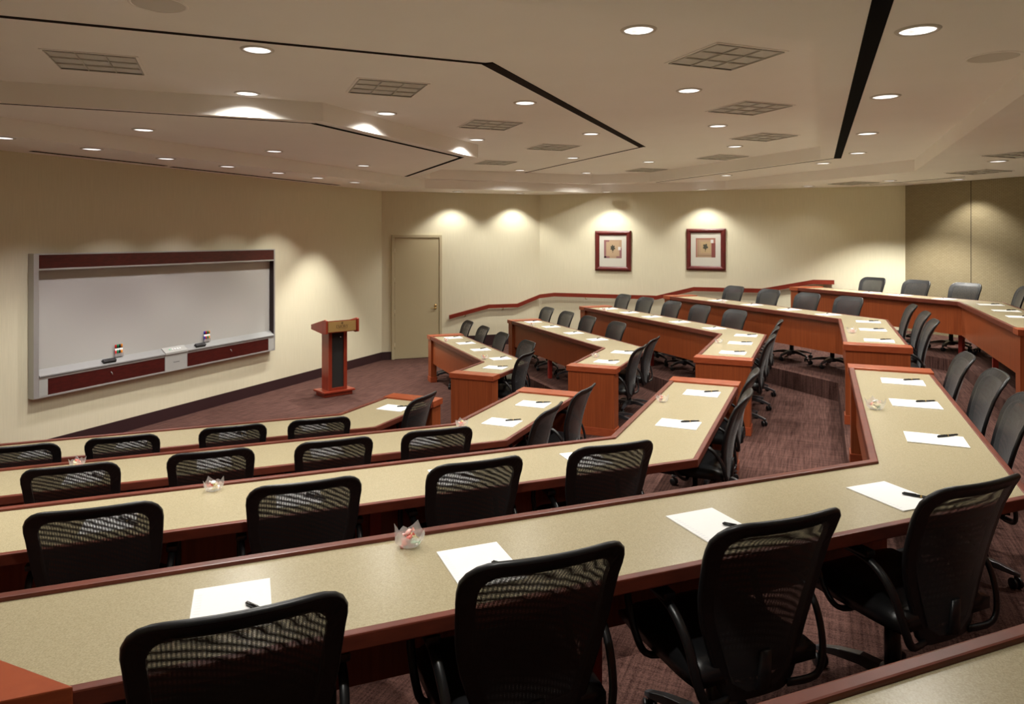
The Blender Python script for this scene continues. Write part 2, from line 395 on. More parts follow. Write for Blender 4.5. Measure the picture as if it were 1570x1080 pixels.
for i in range(5):
    x = cx0+.10+i*.042; mb = MB(); mb.lathe([(.012, -.002), (.012, .004), (.009, .006)], 10)
    nrm = Vector((0, -.06, .088)).normalized(); q = nrm.to_track_quat('Z', 'Y').to_matrix().to_4x4()
    mb.xform(Matrix.Translation((x, -.074, .2925)) @ q); mb.build('button', M['paper'] if i else mat('green_button', (.2, .6, .35), .4), cb)
mb = MB(); wbox(mb, (cx0+cx1)/2-.05, (cx0+cx1)/2+.05, D+.0062, D+.008, .118, .123); mb.build('nameplate_line', M['dark_line'], cb)

MARK = {'red': (.55, .02, .02), 'green': (.01, .20, .08), 'black': (.01, .01, .01), 'blue': (.02, .03, .35), 'orange': (.75, .25, .02)}
MM = {k: mat('marker_'+k, c, .35) for k, c in MARK.items()}
def marker_set(u, cols, which):
    base = Vector((u, -V0-.022, .668+.338))
    h = empty('marker_holder', base); tag(h, 'clear marker holder clipped to the whiteboard %s' % which, 'marker holder', 'marker holders on the whiteboard')
    mb = MB(); mb.box(-.060, .060, -.006, -.004, -.02, .06); mb.box(-.060, .060, -.036, -.034, -.02, .020); mb.box(-.060, .060, -.036, -.004, -.021, -.019); mb.build('clip', M['film'], h)
    for i, c in enumerate(cols):
        e = empty('marker', base+Vector((-.042+i*.028, -.0215, -.017)))
        dup = cols.count(c) > 1
        lb = '%s dry-erase marker in the holder %s' % (c+'-capped', which)
        if dup: lb += (', outer end' if i else ', wall-left end')
        tag(e, lb, 'marker', 'dry-erase markers on the whiteboard')
        mb = MB(); mb.lathe([(.0105, 0), (.0105, .10)], 10); mb.build('barrel', M['paper'], e)
        mb = MB(); mb.lathe([(.0109, .012), (.0109, .075)], 10); mb.build('sleeve', MM[c], e)
        mb = MB(); mb.lathe([(.0118, .10), (.0112, .142), (.006, .146)], 10); mb.build('cap', MM[c], e)
marker_set(6.285, ['red', 'green', 'black', 'orange'], 'nearer the camera end')
marker_set(7.69, ['blue', 'red', 'green', 'orange'], 'nearer the lectern')
def eraser(u, lb):
    e = empty('eraser', (u, -V0-.078, .668+.2768)); e.rotation_euler = (math.atan2(.062, .082), 0, 0)
    tag(e, lb, 'eraser', 'erasers on the marker tray')
    mb = MB(); mb.box(-.085, .085, -.025, .025, 0, .012); mb.build('felt', M['dark_line'], e)
    mb = MB(); mb.box(-.085, .085, -.024, .024, .012, .034); mb.build('grip', M['black_plastic'], e, .006)
eraser(6.12, 'black felt eraser on the whiteboard tray at the camera end')
eraser(7.53, 'black felt eraser on the whiteboard tray beside the control box')

# ---------------------------------------------------------------- lectern
LX = Vector((.9015, -.433, 0)).normalized()
LEC = empty('lectern', (9.249, 7.051, 0)); tag(LEC, 'cherry wood lectern with brass nameplate standing near the front wall', 'lectern')
LEC.rotation_euler = (0, 0, math.atan2(LX.y, LX.x))  # local x to the audience's right, local -y is the front
mb = MB(); mb.box(-.24, .24, -.145, .145, 0, .06); mb.build('plinth', M['cherry_red'], LEC, .006)
mb = MB(); mb.box(-.268, .268, -.185, .185, .06, .092); mb.build('base_plate', M['cherry_red'], LEC, .01)
mb = MB(); mb.box(-.158, -.133, -.125, .115, .092, 1.0); mb.box(.133, .158, -.125, .115, .092, 1.0); mb.box(-.133, .133, -.085, .105, .092, 1.0)
mb.box(-.133, -.102, -.125, -.085, .092, 1.0); mb.box(.102, .133, -.125, -.085, .092, 1.0); mb.box(-.102, .102, -.125, -.085, .092, .13)
mb.build('column', M['cherry_red'], LEC, .003)
mb = MB(); mb.box(-.102, .102, -.105, -.084, .13, 1.0); fp = mb.build('fabric_panel', M['speaker_cloth'], LEC)
mb = MB(); mb.lathe([(.012, 0), (.012, .02), (.006, .024)], 10); mb.xform(Matrix.Translation((.045, -.106, .915)) @ Matrix.Rotation(PI/2, 4, 'X')); mb.build('socket', M['steel'], fp)
# head: two shaped cheeks and a box between them
def cheek(x0, x1):
    mb = MB(); pr = [(-.285, 1.0), (-.285, 1.205), (-.225, 1.215), (.235, 1.105), (.235, 1.03), (-.20, .985)]
    k = len(pr); mb.add([(x, y, z) for x in (x0, x1) for y, z in pr], [tuple(range(k)), tuple(range(2*k-1, k-1, -1))]+[(i, i+k, (i+1) % k+k, (i+1) % k) for i in range(k)])
    mb.build('cheek', M['cherry_red'], LEC, .006)
cheek(-.282, -.254); cheek(.254, .282)
mb = MB(); pr = [(-.258, 1.01), (-.258, 1.195), (.215, 1.085), (.215, 1.045), (-.18, 1.0)]; k = 5
mb.add([(x, y, z) for x in (-.254, .254) for y, z in pr], [tuple(range(k)), tuple(range(2*k-1, k-1, -1))]+[(i, i+k, (i+1) % k+k, (i+1) % k) for i in range(k)])
head = mb.build('head', M['cherry_red'], LEC)
mb = MB(); mb.box(-.236, .236, -.263, -.2575, 1.022, 1.180); npl = mb.build('nameplate', M['brass'], LEC, .001)
tag(npl, 'engraved brass plate')
def txt(body, size, loc, parent, m, ext=.0006):
    cu = bpy.data.curves.new('t', 'FONT'); cu.body = body; cu.size = size; cu.extrude = ext; cu.align_x = 'CENTER'
    o = bpy.data.objects.new('t', cu); link(o); dg = bpy.context.evaluated_depsgraph_get(); dg.update()
    me = bpy.data.meshes.new_from_object(o.evaluated_get(dg)); bpy.data.objects.remove(o)
    me.materials.clear(); me.materials.append(m)
    me.transform(Matrix.Translation(loc) @ Matrix.Rotation(PI/2, 4, 'X'))
    r = bpy.data.objects.new('lettering', me); link(r); r.parent = parent; return r
def serif_word(word, h, x, y, z, parent):
    """capital letters drawn as strokes with serifs"""
    mb = MB(); t = h*.12; s = h*.055
    def bar(x0, z0, x1, z1, w):
        a = Vector((x0, z0)); b = Vector((x1, z1)); dd = (b-a).normalized(); nn = Vector((-dd.y, dd.x))*w/2
        q = [a-nn, b-nn, b+nn, a+nn]; mb.add([(p.x, yy, p.y) for yy in (y, y-.0012) for p in q], [(3, 2, 1, 0), (4, 5, 6, 7)]+[(i, (i+1) % 4, (i+1) % 4+4, i+4) for i in range(4)])
    def sf(cx, zz, w): bar(cx-w/2, zz, cx+w/2, zz, s)
    cur = x; wd = {'E': .62, 'M': .95, 'O': .86, 'R': .72, 'Y': .78}
    tot = sum(wd[c]*h+h*.12 for c in word)-h*.12; cur = x-tot/2
    for c in word:
        w = wd[c]*h; L = cur; R = cur+w; B = z; Tt = z+h
        if c == 'E':
            bar(L+t, B, L+t, Tt, t)
            for zz, f in ((B+s/2, 1), (Tt-s/2, .95), (z+h*.52, .7)): bar(L, zz, L+w*f, zz, s*1.2)
            bar(R-s, B, R-s, B+h*.2, s); bar(R-s*2, Tt-h*.2, R-s*2, Tt, s)
        elif c == 'M':
            bar(L+s*2, B, L+w*.12, Tt, s*1.2); bar(L+w*.12, Tt, L+w*.5, B, t); bar(L+w*.5, B, R-w*.12, Tt, s*1.2); bar(R-w*.12, Tt, R-s*2, B, t)
            for q in (L+s*2, R-s*2): sf(q, B, w*.24)
        elif c == 'O':
            k = 20
            for i in range(k):
                a0, a1 = 2*PI*i/k, 2*PI*(i+1)/k
                bar(L+w/2+math.cos(a0)*(w/2-t/2), z+h/2+math.sin(a0)*h/2*.97, L+w/2+math.cos(a1)*(w/2-t/2), z+h/2+math.sin(a1)*h/2*.97, s+(t-s)*abs(math.cos((a0+a1)/2)))
        elif c == 'R':
            bar(L+t, B, L+t, Tt, t); sf(L+t, B, w*.4); k = 8
            for i in range(k):
                a0, a1 = PI/2-PI*i/k, PI/2-PI*(i+1)/k
                bar(L+t+math.cos(a0)*w*.62, z+h*.74+math.sin(a0)*h*.24, L+t+math.cos(a1)*w*.62, z+h*.74+math.sin(a1)*h*.24, t*.8)
            bar(L+w*.45, z+h*.5, R, B, t); sf(L+t*.7, Tt-s/2, w*.3)
        elif c == 'Y':
            bar(L+w*.1, Tt, L+w/2, z+h*.45, t); bar(R-w*.1, Tt, L+w/2, z+h*.45, s*1.2); bar(L+w/2, B, L+w/2, z+h*.5, t); sf(L+w/2, B, w*.4); sf(L+w*.1, Tt, w*.3); sf(R-w*.1, Tt, w*.26)
        cur = R+h*.12
    return mb.build('lettering', M['ink'], parent)
serif_word('EMORY', .046, 0, -.2632, 1.078, npl)
# small tower emblem over the word, and the two rows of fine print (too small to read) as thin rules
mb = MB()
for x0, x1, z0, z1 in ((-.014, -.004, 1.136, 1.158), (-.001, .003, 1.134, 1.160), (.006, .013, 1.136, 1.170), (-.014, -.004, 1.161, 1.168), (-.001, .003, 1.163, 1.172)):
    mb.box(x0, x1, -.2645, -.263, z0, z1)
mb.build('emblem', M['ink'], npl)
mb = MB(); mb.box(-.085, .085, -.2640, -.2630, 1.068, 1.0695); mb.box(-.06, .06, -.2640, -.2630, 1.055, 1.0565); mb.build('fine_rules', M['ink'], npl)

# ---------------------------------------------------------------- handrail
HR = empty('handrail', P3(13.3, -6.9, 0)); tag(HR, 'red-brown wooden handrail rising in steps along the far walls', 'handrail')
HR.location = (0, 0, 0)
off = .085
def dq(q): return Vector((UC+S*q-S*off, V0+S*q+S*off))
corner = Vector((UP-off, V0+(UP-UC)+off*(math.sqrt(2)-1)))
pts = [(dq(1.394), .823), (dq(2.263), 1.014), (dq(2.925), 1.012), (corner, 1.195)]
pts += [(Vector((UP-off, v)), z) for v, z in ((-5.30, 1.243), (-3.078, 1.250), (-2.334, 1.448), (-1.039, 1.452), (-.122, 1.645), (.239, 1.645))]
pp = [P3(p.x, p.y, z) for p, z in pts]
mb = MB(); vs = []
for i, p in enumerate(pp):
    a = pp[max(0, i-1)]; b = pp[min(len(pp)-1, i+1)]; t = (b-a); t.z = 0; t.normalize(); sd = Vector((-t.y, t.x, 0))
    c0 = Vector((pts[i][0].x, -pts[i][0].y, 0))
    vs += [p+sd*.022+Vector((0, 0, .04)), p-sd*.022+Vector((0, 0, .04)), p-sd*.022-Vector((0, 0, .04)), p+sd*.022-Vector((0, 0, .04))]
fs = [(0, 1, 2, 3), tuple(len(vs)-1-i for i in range(4))]
for i in range(len(pp)-1):
    for k in range(4): fs.append((i*4+k, (i+1)*4+k, (i+1)*4+(k+1) % 4, i*4+(k+1) % 4))
mb.add(vs, fs); rail = mb.build('rail', M['rail'], HR)
bm = bmesh.new(); bm.from_mesh(rail.data); bmesh.ops.recalc_face_normals(bm, faces=bm.faces); bm.to_mesh(rail.data); bm.free()
for p, z, w in [(dq(1.75), .90, (S, -S)), (dq(2.6), 1.01, (S, -S)), (Vector((UP-off, -4.6)), 1.245, (1, 0)), (Vector((UP-off, -3.3)), 1.249, (1, 0)), (Vector((UP-off, -1.7)), 1.45, (1, 0)), (Vector((UP-off, .05)), 1.645, (1, 0))]:
    a = P3(p.x, p.y, z-.04); b = P3(p.x+w[0]*(off-.002), p.y+w[1]*(off-.002), z-.085); mb = MB(); mb.tube([a, a+Vector((0, 0, -.03)), b], .008, 6); mb.build('bracket', M['brass'], HR)

# ---------------------------------------------------------------- framed pictures
def picture(v0, v1, z0, z1, iv0, iv1, iz0, iz1, av0, av1, az0, az1, kind, label):
    cv, cz = (v0+v1)/2, (z0+z1)/2
    o = empty('framed_picture', P3(UP-.002, cv, cz)); o.rotation_euler = (0, 0, -PI/2)   # local x = +v ... local y out of the wall
    # local frame: x along +v (Blender -Y), y along +X (into the wall) -> room side is -y
    tag(o, label, 'picture', 'framed leaf prints on the far wall')
    X = lambda v: v-cv
    Z = lambda z: z-cz
    mb = MB(); OX = (X(v0), X(v1)); OZ = (Z(z0), Z(z1)); IX = (X(iv0), X(iv1)); IZ = (Z(iz0), Z(iz1))
    oc = [(OX[0], OZ[0]), (OX[1], OZ[0]), (OX[1], OZ[1]), (OX[0], OZ[1])]; ic = [(IX[0], IZ[0]), (IX[1], IZ[0]), (IX[1], IZ[1]), (IX[0], IZ[1])]
    prof = [(0, 0), (0, -.030), (.35, -.048), (.7, -.042), (1, -.022), (1, 0)]       # (fraction from outer to inner, depth)
    vs = []
    for c in range(4):
        for f, y in prof: vs.append((oc[c][0]+(ic[c][0]-oc[c][0])*f, y, oc[c][1]+(ic[c][1]-oc[c][1])*f))
    k = len(prof)
    mb.add(vs, [(c*k+i, ((c+1) % 4)*k+i, ((c+1) % 4)*k+i+1, c*k+i+1) for c in range(4) for i in range(k-1)])
    mb.build('frame', M['frame_wood'], o)
    mb = MB(); mb.box(IX[0], IX[1], -.014, -.002, IZ[0], IZ[1]); mb.build('mat_board', M['mat_board'], o)
    a0, a1, b0, b1 = X(av0), X(av1), Z(az0), Z(az1); w, h = a1-a0, b1-b0
    def patch(x0, x1, z0_, z1_, y, col, nm):
        m_ = bpy.data.materials.get(nm) or mat(nm, col, .8)
        mb = MB(); mb.box(a0+w*x0, a0+w*x1, y-.0012, y, b0+h*z0_, b0+h*z1_); return mb, m_
    mb, m_ = patch(0, 1, 0, 1, -.0142, (.40, .27, .17), 'print_tan'); pr = mb.build('print', m_, o)
    if kind == 0:
        mb, m_ = patch(.0, .12, 0, 1, -.0156, (.26, .12, .12), 'print_plum')
        for r in ((.88, 1, 0, .55), (0, .32, 0, .1), (.0, .3, .9, 1), (.7, 1, 0, .1)): q, _ = patch(*r, -.0156-.0002*(r[0]+r[2]), (0, 0, 0), 'print_plum'); mb.add(q.v, q.f)
        mb.build('print_border', m_, pr)
        mb, m_ = patch(.14, .86, .12, .95, -.0156, (.44, .31, .19), 'print_sand'); mb.build('print_field', m_, pr)
        mb, m_ = patch(.80, .94, .44, .62, -.0172, (.62, .60, .58), 'print_grey_tag'); mb.build('print_tag', m_, pr)
        lx, lz, ls = .50, .54, .20
    else:
        mb, m_ = patch(.80, 1, 0, .74, -.0156, (.20, .055, .045), 'print_rust'); mb.build('print_border', m_, pr)
        mb, m_ = patch(0, 1, .92, 1, -.0156, (.34, .15, .11), 'print_brick')
        for r in ((0, .07, 0, .92), (.80, 1, .74, .92)): q, _ = patch(*r, -.0156, (0, 0, 0), 'print_brick'); mb.add(q.v, q.f)
        mb.build('print_edge', m_, pr)
        mb, m_ = patch(.25, .78, .22, .82, -.0156, (.43, .31, .17), 'print_sand2'); mb.build('print_field', m_, pr)
        mb, m_ = patch(.76, .90, .74, .92, -.0172, (.55, .50, .46), 'print_grey_tag'); mb.build('print_tag', m_, pr)
        mb, m_ = patch(.12, .14, .06, .92, -.0172, (.25, .19, .10), 'print_line'); q, _ = patch(.1, .8, .10, .12, -.0172, (0, 0, 0), 'print_line'); mb.add(q.v, q.f); mb.build('print_line', m_, pr)
        lx, lz, ls = .49, .53, .19
    # leaf: a lobed outline
    mb = MB(); k = 40; cxl, czl = a0+w*lx, b0+h*lz; vs = []
    for yy in (-.0170, -.0184):
        for i in range(k):
            a = 2*PI*i/k; r = h*ls*(.62+.38*abs(math.cos(a*(2.5 if kind else 3.5)+.4)))*(1 if math.sin(a) > -.4 else .75)
            vs.append((cxl+math.cos(a)*r*.72, yy, czl+math.sin(a)*r))
    mb.add(vs, [tuple(range(k-1, -1, -1)), tuple(range(k, 2*k))]+[(i, (i+1) % k, k+(i+1) % k, k+i) for i in range(k)])
    st = .004; mb.box(cxl-st, cxl+st, -.0184, -.0170, czl-h*ls*1.25, czl)
    mb.build('leaf_motif', M['leaf'], pr)
picture(-4.40, -3.627, 1.78, 2.623, -4.308, -3.726, 1.869, 2.528, -4.208, -3.826, 2.048, 2.429, 0, 'dark red framed print of a pale leaf nearer the door')
picture(-2.485, -1.719, 1.825, 2.658, -2.399, -1.816, 1.91, 2.572, -2.301, -1.918, 2.083, 2.47, 1, 'dark red framed print of a dark leaf nearer the fabric wall')

# ---------------------------------------------------------------- desks
ROWN = {1: 'front-row', 2: 'second-row', 3: 'third-row', 4: 'fourth-row', 5: 'back-row'}
def sec(side, k):
    v = ROWV[k]
    if side == 'Lm': return Vector((CL[k], v)), Vector((-S, -S)), Vector((-S, S))
    if side == 'Lw': return Vector((CL[k], v)), Vector((1, 0)), Vector((0, 1))
    if side == 'Rm': return Vector((CR[k], v)), Vector((S, -S)), Vector((S, S))
    if side == 'Rw': return Vector((CR[k], v)), Vector((-1, 0)), Vector((0, 1))
def desk(bank, k):
    m_ = bank+'m'; w_ = bank+'w'
    c, dm, nm = sec(m_, k); _, dw, nw = sec(w_, k)
    lm = (ML if bank == 'L' else MR)[k]; lw = abs((EL if bank == 'L' else ER)[k]-c.x)
    z = TOP[k]; fl = FLR[k]
    name = 'near' if bank == 'L' else 'far'
    root = empty('lecture_desk', P3(c.x, c.y, fl))
    extra = {('L', 1): 'with the lectern just ahead of it', ('L', 4): 'the longest one in view'}.get((bank, k), '')
    lb = 'angled cherry desk with beige laminate top, %s, %s bank of the aisle' % (ROWN[k], name)
    tag(root, lb, 'desk', None)
    off0 = P3(c.x, c.y, fl)
    def cor(n): return c+(nm+nw)/(1+nm.dot(nw))*n
    skew = 1.0 if (bank, k) == ('L', 4) else 0.0       # that desk is cut off along the side wall's direction
    def pt(sec_, t, n): return (c+dm*(t-skew*n)+nm*n) if sec_ == 'm' else (c+dw*t+nw*n)
    def strip(tm, tw, n0, n1, z0, z1, part, m, bev=0, only=None, t0=None):
        mb = MB(); loc = lambda p: (p.x-off0.x, -p.y-off0.y)
        if only == 'm': poly = [pt('m', tm, n0), cor(n0), cor(n1), pt('m', tm, n1)]
        elif only == 'w': poly = [pt('w', tw, n0), cor(n0), cor(n1), pt('w', tw, n1)]
        else: poly = [pt('m', tm, n0), cor(n0), pt('w', tw, n0), pt('w', tw, n1), cor(n1), pt('m', tm, n1)]
        mb.prism([loc(p) for p in poly], z0-off0.z, z1-off0.z); return mb.build(part, m, root, bev)
    def block(sec_, t0, t1, n0, n1, z0, z1, part, m, bev=0, parent=None):
        mb = MB(); loc = lambda p: (p.x-off0.x, -p.y-off0.y)
        mb.prism([loc(pt(sec_, t0, n0)), loc(pt(sec_, t1, n0)), loc(pt(sec_, t1, n1)), loc(pt(sec_, t0, n1))], z0-off0.z, z1-off0.z)
        return mb.build(part, m, parent or root, bev)
    CAP = .20
    tm, tw = lm-(.28 if skew else CAP), lw-CAP
    strip(tm, tw, .038, W-.03, z-.042, z, 'worktop', M['laminate'])
    strip(tm, tw, 0, .038, z-.046, z+.013, 'front_edge', M['cherry_edge'], .006)
    strip(tm, tw, W-.03, W, z-.046, z+.002, 'back_edge', M['cherry_edge'], .005)
    for sec_, tt, ln in (('m', tm, lm), ('w', tw, lw)):
        slim = bank == 'R' and sec_ == 'm'                # the ends by the far wall are slim supports under the front
        ped = block(sec_, tt+.012, ln-.012, .015, .115 if slim else W-.015, fl, z-.046, 'end_pedestal', M['cherry'])
        block(sec_, tt+.004, ln-.004, .006, .122 if slim else W-.006, fl, fl+.09, 'plinth', M['cherry_cap'], .003, ped)
        block(sec_, tt, ln, -.006, W+.006, z-.046, z+.016, 'end_cap', M['cherry_cap'], .004)
    # modesty panels hung under the worktop
    strip(tm+.012, tw+.012, .052, .072, z-.46, z-.042, 'modesty_panel', M['cherry'], only='m')
    strip(tm+.012, tw+.012, .052, .072, z-.46, z-.042, 'modesty_panel', M['cherry'], only='w')
    posts = {('R', 2): [('m', 1.97, .11)], ('R', 5): [('m', .16, .30), ('w', 1.07, .24)], ('R', 3): [('m', 2.04, .25)], ('R', 4): [('m', 1.9, .25)], ('R', 1): [('m', 1.65, .25)], ('L', 1): [('m', 1.33, .25)], ('L', 2): [('m', 1.42, .25)], ('L', 3): [('m', 1.58, .25)]}.get((bank, k), [('m', 1.62, .25)])
    skew = 0
    for s_, t_, n_ in posts: block(s_, t_-.03, t_+.03, n_-.03, n_+.03, fl, z-.042, 'leg', M['post'], .004)
    # mitre seam in the worktop
    return root
for k in range(1, 6): desk('L', k)
for k in range(1, 6): desk('R', k)

# ---------------------------------------------------------------- chairs
YB = [(.36, -.222), (.45, -.230), (.55, -.238), (.65, -.252), (.75, -.278), (.85, -.310), (.92, -.343), (.965, -.372), (.98, -.385)]
def yb(z):
    for (z0, y0), (z1, y1) in zip(YB[:-1], YB[1:]):
        if z <= z1: t = (z-z0)/(z1-z0); return y0+(y1-y0)*t
    return YB[-1][1]
def hw(z, inset=0):
    """half width of the back at height z"""
    if z < .72:
        K = [(.36, .135), (.45, .156), (.55, .188), (.62, .212), (.68, .226), (.72, .232)]; z_ = max(z, .36)
        for (a0, w0), (a1, w1) in zip(K[:-1], K[1:]):
            if z_ <= a1: w = w0+(w1-w0)*(z_-a0)/(a1-a0); break
    else: w = .232+.018*min(1, (z-.72)/.23)
    w -= inset; top = .98-inset; r = .088-inset*.5
    if z > top-r: q = min(1, (z-(top-r))/r); w = w-r+r*math.sqrt(max(0, 1-q*q))
    bot = .36+inset; rb = .05
    if z < bot+rb: q = min(1, (bot+rb-z)/rb); w = w-rb+rb*math.sqrt(max(0, 1-q*q))
    return w
def bs(x, z, o=0): return Vector((x, yb(z)+.035*(x/.245)**2+o, z))
def outline(inset, n=20):
    z0, z1 = .36+inset, .98-inset
    zs = [z0+(z1-z0)*(.5-.5*math.cos(PI*i/n)) for i in range(n+1)]
    R = [(hw(z, inset), z) for z in zs]
    tops = [(-R[-1][0]+2*R[-1][0]*i/6, zs[-1]) for i in range(5, 0, -1)]
    bots = [(-R[0][0]+2*R[0][0]*i/6, zs[0]) for i in range(1, 6)]
    return R+tops+[(-x, z) for x, z in R[::-1]]+bots
def make_chair():
    root = empty('task_chair')
    # five-star base with casters
    hub = MB(); hub.lathe([(.05, .072), (.055, .085), (.048, .125), (.034, .135)], 20)
    star = hub.build('base_hub', M['base_plastic'], root)
    for i in range(5):
        a = 2*PI*i/5+PI/2+.3; c, s_ = math.cos(a), math.sin(a)
        mb = MB(); pr = []
        for r, z, w, h in ((.03, .105, .030, .022), (.12, .112, .026, .020), (.22, .098, .022, .015), (.295, .080, .019, .010), (.315, .074, .012, .008)):
            pr.append((r, z, w, h))
        vs = []
        for r, z, w, h in pr:
            for yy, zz in ((-w, -h), (w, -h), (w*.75, h), (-w*.75, h)): vs.append((c*r-s_*yy, s_*r+c*yy, z+zz))
        fs = [(3, 2, 1, 0), tuple(len(vs)-4+i for i in range(4))]+[(j*4+k, j*4+(k+1) % 4, j*4+4+(k+1) % 4, j*4+4+k) for j in range(len(pr)-1) for k in range(4)]
        mb.add(vs, fs); mb.build('base_leg', M['base_plastic'], root, .004)
        cs = MB(); ax = Vector((-s_*.8+c*.6, c*.8+s_*.6, 0)).normalized()
        ctr = Vector((c*.295, s_*.295, .029))
        for sg in (-1, 1):
            p = ctr+ax*sg*.017; cs.tube([p-ax*.009, p-ax*.004, p+ax*.004, p+ax*.009], [.024, .029, .029, .024], 14)
        cs.tube([ctr+Vector((0, 0, -.002)), ctr+Vector((0, 0, .046))], .009, 8); cs.tube([ctr-ax*.02+Vector((0, 0, .004)), ctr+ax*.02+Vector((0, 0, .004))], .012, 8)
        cs.build('caster', M['black_plastic'], root)
    mb = MB(); mb.lathe([(.030, .12), (.030, .28), (.018, .285), (.018, .40)], 16); mb.build('gas_lift', M['black_plastic'], root)
    mb = MB(); mb.box(-.09, .09, -.14, .12, .385, .425); mb.tube([(.08, .02, .40), (.26, .03, .40), (.29, .03, .395)], .007, 6); mb.build('tilt_mechanism', M['black_plastic'], root, .006)
    # seat cushion
    mb = MB(); nx, ny = 10, 10; vs = []
    def seat(x, y, top):
        rx = max(0, abs(x)-.19)/.06; fy = max(0, y-.17)/.09; ry = max(0, -y-.16)/.08
        e = min(1, math.sqrt(rx*rx+max(fy, ry)**2)); z = .505-.018*(x/.25)**2*0-.035*e*e-.03*max(0, fy)
        return z if top else .425
    for top in (1, 0):
        for j in range(ny+1):
            for i in range(nx+1):
                x = -.25+.5*i/nx; y = -.23+.49*j/ny
                k_ = .06; xx = x*(1-.05*max(0, abs(y-.015)-.17)/.08)
                vs.append((xx, y, seat(x, y, top)))
    n1 = (nx+1)*(ny+1); q = lambda t, i, j: t*n1+j*(nx+1)+i; fs = []
    for j in range(ny):
        for i in range(nx):
            fs.append((q(0, i, j), q(0, i+1, j), q(0, i+1, j+1), q(0, i, j+1))); fs.append((q(1, i, j), q(1, i, j+1), q(1, i+1, j+1), q(1, i+1, j)))
    for i in range(nx): fs.append((q(0, i, 0), q(1, i, 0), q(1, i+1, 0), q(0, i+1, 0))); fs.append((q(0, i, ny), q(0, i+1, ny), q(1, i+1, ny), q(1, i, ny)))
    for j in range(ny): fs.append((q(0, 0, j), q(0, 0, j+1), q(1, 0, j+1), q(1, 0, j))); fs.append((q(0, nx, j), q(1, nx, j), q(1, nx, j+1), q(0, nx, j+1)))
    mb.add(vs, fs, True); mb.build('seat', M['leather'], root)
    # back frame: band with thickness + rounded rim
    mb = MB(); o0 = outline(.0); o1 = outline(.042); n = len(o0); vs = []
    for ol, oy in ((o0, .010), (o1, .008), (o1, -.012), (o0, -.012)):
        vs += [bs(x, z, oy) for x, z in ol]
    fs = []
    for r in range(4):
        for i in range(n):
            j = (i+1) % n; r2 = (r+1) % 4; fs.append((r*n+i, r*n+j, r2*n+j, r2*n+i))
    mb.add(vs, fs, False); mb.tube([bs(x, z, -.001) for x, z in o0], .0105, 8, closed=True)
    mb.build('back_frame', M['back_shell'], root)
    # mesh: two taut layers
    mb = MB(); mb.uv = []
    for oy, pit in ((.010, (.0030, .0030)), (-.010, (.0023, .0034))):
        rows = 16; cols = 10; vs = []
        for j in range(rows+1):
            z = .39+(.948-.39)*j/rows; w = hw(min(z, .9465), .033)
            for i in range(cols+1):
                x = -w+2*w*i/cols; vs.append(bs(x, z, oy-(.012 if oy < 0 else 0)*(1-(x/.22)**2))); mb.uv.append((x/pit[0], (z+.03*x*(1 if oy > 0 else -1))/pit[1]))
        mb.add(vs, [(j*(cols+1)+i, j*(cols+1)+i+1, (j+1)*(cols+1)+i+1, (j+1)*(cols+1)+i) for j in range(rows) for i in range(cols)], True)
    mb.build('back_mesh', M['mesh'], root)
    # spine from the mechanism to the back
    mb = MB(); mb.tube([(0, -.10, .40), (0, -.20, .37), (0, -.255, .40), (0, -.262, .52)], [.035, .032, .030, .022], 8, .5); mb.build('back_support', M['black_plastic'], root)
    # loop arms, swept behind the back
    for sg in (-1, 1):
        mb = MB(); cp = [(.12, .02, .40), (.25, .02, .405), (.272, .07, .44), (.276, .125, .55), (.272, .12, .635), (.270, .06, .662), (.270, -.06, .662), (.269, -.150, .638), (.262, -.215, .565), (.250, -.248, .46), (.215, -.252, .388), (.12, -.225, .368)]
        pts = []
        for i in range(len(cp)-1):
            p0, p1, p2, p3 = [Vector(cp[max(0, min(len(cp)-1, i+d_))]) for d_ in (-1, 0, 1, 2)]
            for s_ in range(4):
                t = s_/4; pts.append(.5*((2*p1)+(p2-p0)*t+(2*p0-5*p1+4*p2-p3)*t*t+(3*p1-p0-3*p2+p3)*t**3))
        pts.append(Vector(cp[-1])); pts = [(p.x*sg, p.y, p.z) for p in pts]
        mb.tube(pts, .0155, 8, .7); arm = mb.build('armrest', M['black_plastic'], root)
        mb = MB(); mb.box(.246 if sg > 0 else -.294, .294 if sg > 0 else -.246, -.13, .10, .664, .690); mb.build('arm_pad', M['leather'], arm, .010)
    return root
CH = dict(
 Lm1=[(2.38, .33), (1.72, .33), (.95, .32), (.27, .33)], Lw1=[(.27, .22)],
 Lm2=[(2.55, .24), (1.79, .23), (1.05, .26), (.34, .26)], Lw2=[(.09, .26), (.90, .29)],
 Lm3=[(2.81, .17), (1.98, .17), (1.17, .17), (.39, .18)], Lw3=[(.74, .20), (1.62, .17)],
 Lm4=[(2.81, .155), (2.01, .155), (1.23, .22), (.37, .22)], Lw4=[(.80, .23), (1.58, .25), (2.32, .20)],
 Rm1=[(2.94, .22), (2.10, .22), (1.22, .22), (.25, .24)], Rw1=[(.17, .155)],
 Rm2=[(3.56, .25), (2.73, .25), (1.92, .25), (1.02, .28)], Rw2=[(.12, .15), (.92, .155)],
 Rm3=[(4.05, .38), (3.27, .38), (2.43, .38), (1.65, .38), (.82, .40)], Rw3=[(-.10, .19), (.72, .18), (1.50, .17)],
 Rm4=[(3.19, .38), (2.32, .38), (1.47, .38), (.72, .42)], Rw4=[(-.15, .30), (.80, .33), (1.68, .30)],
 Rm5=[(2.24, .42), (1.41, .42), (.59, .44)], Rw5=[(-.52, .33)])
ORD = ['nearest', 'second from', 'third from', 'fourth from', 'fifth from']
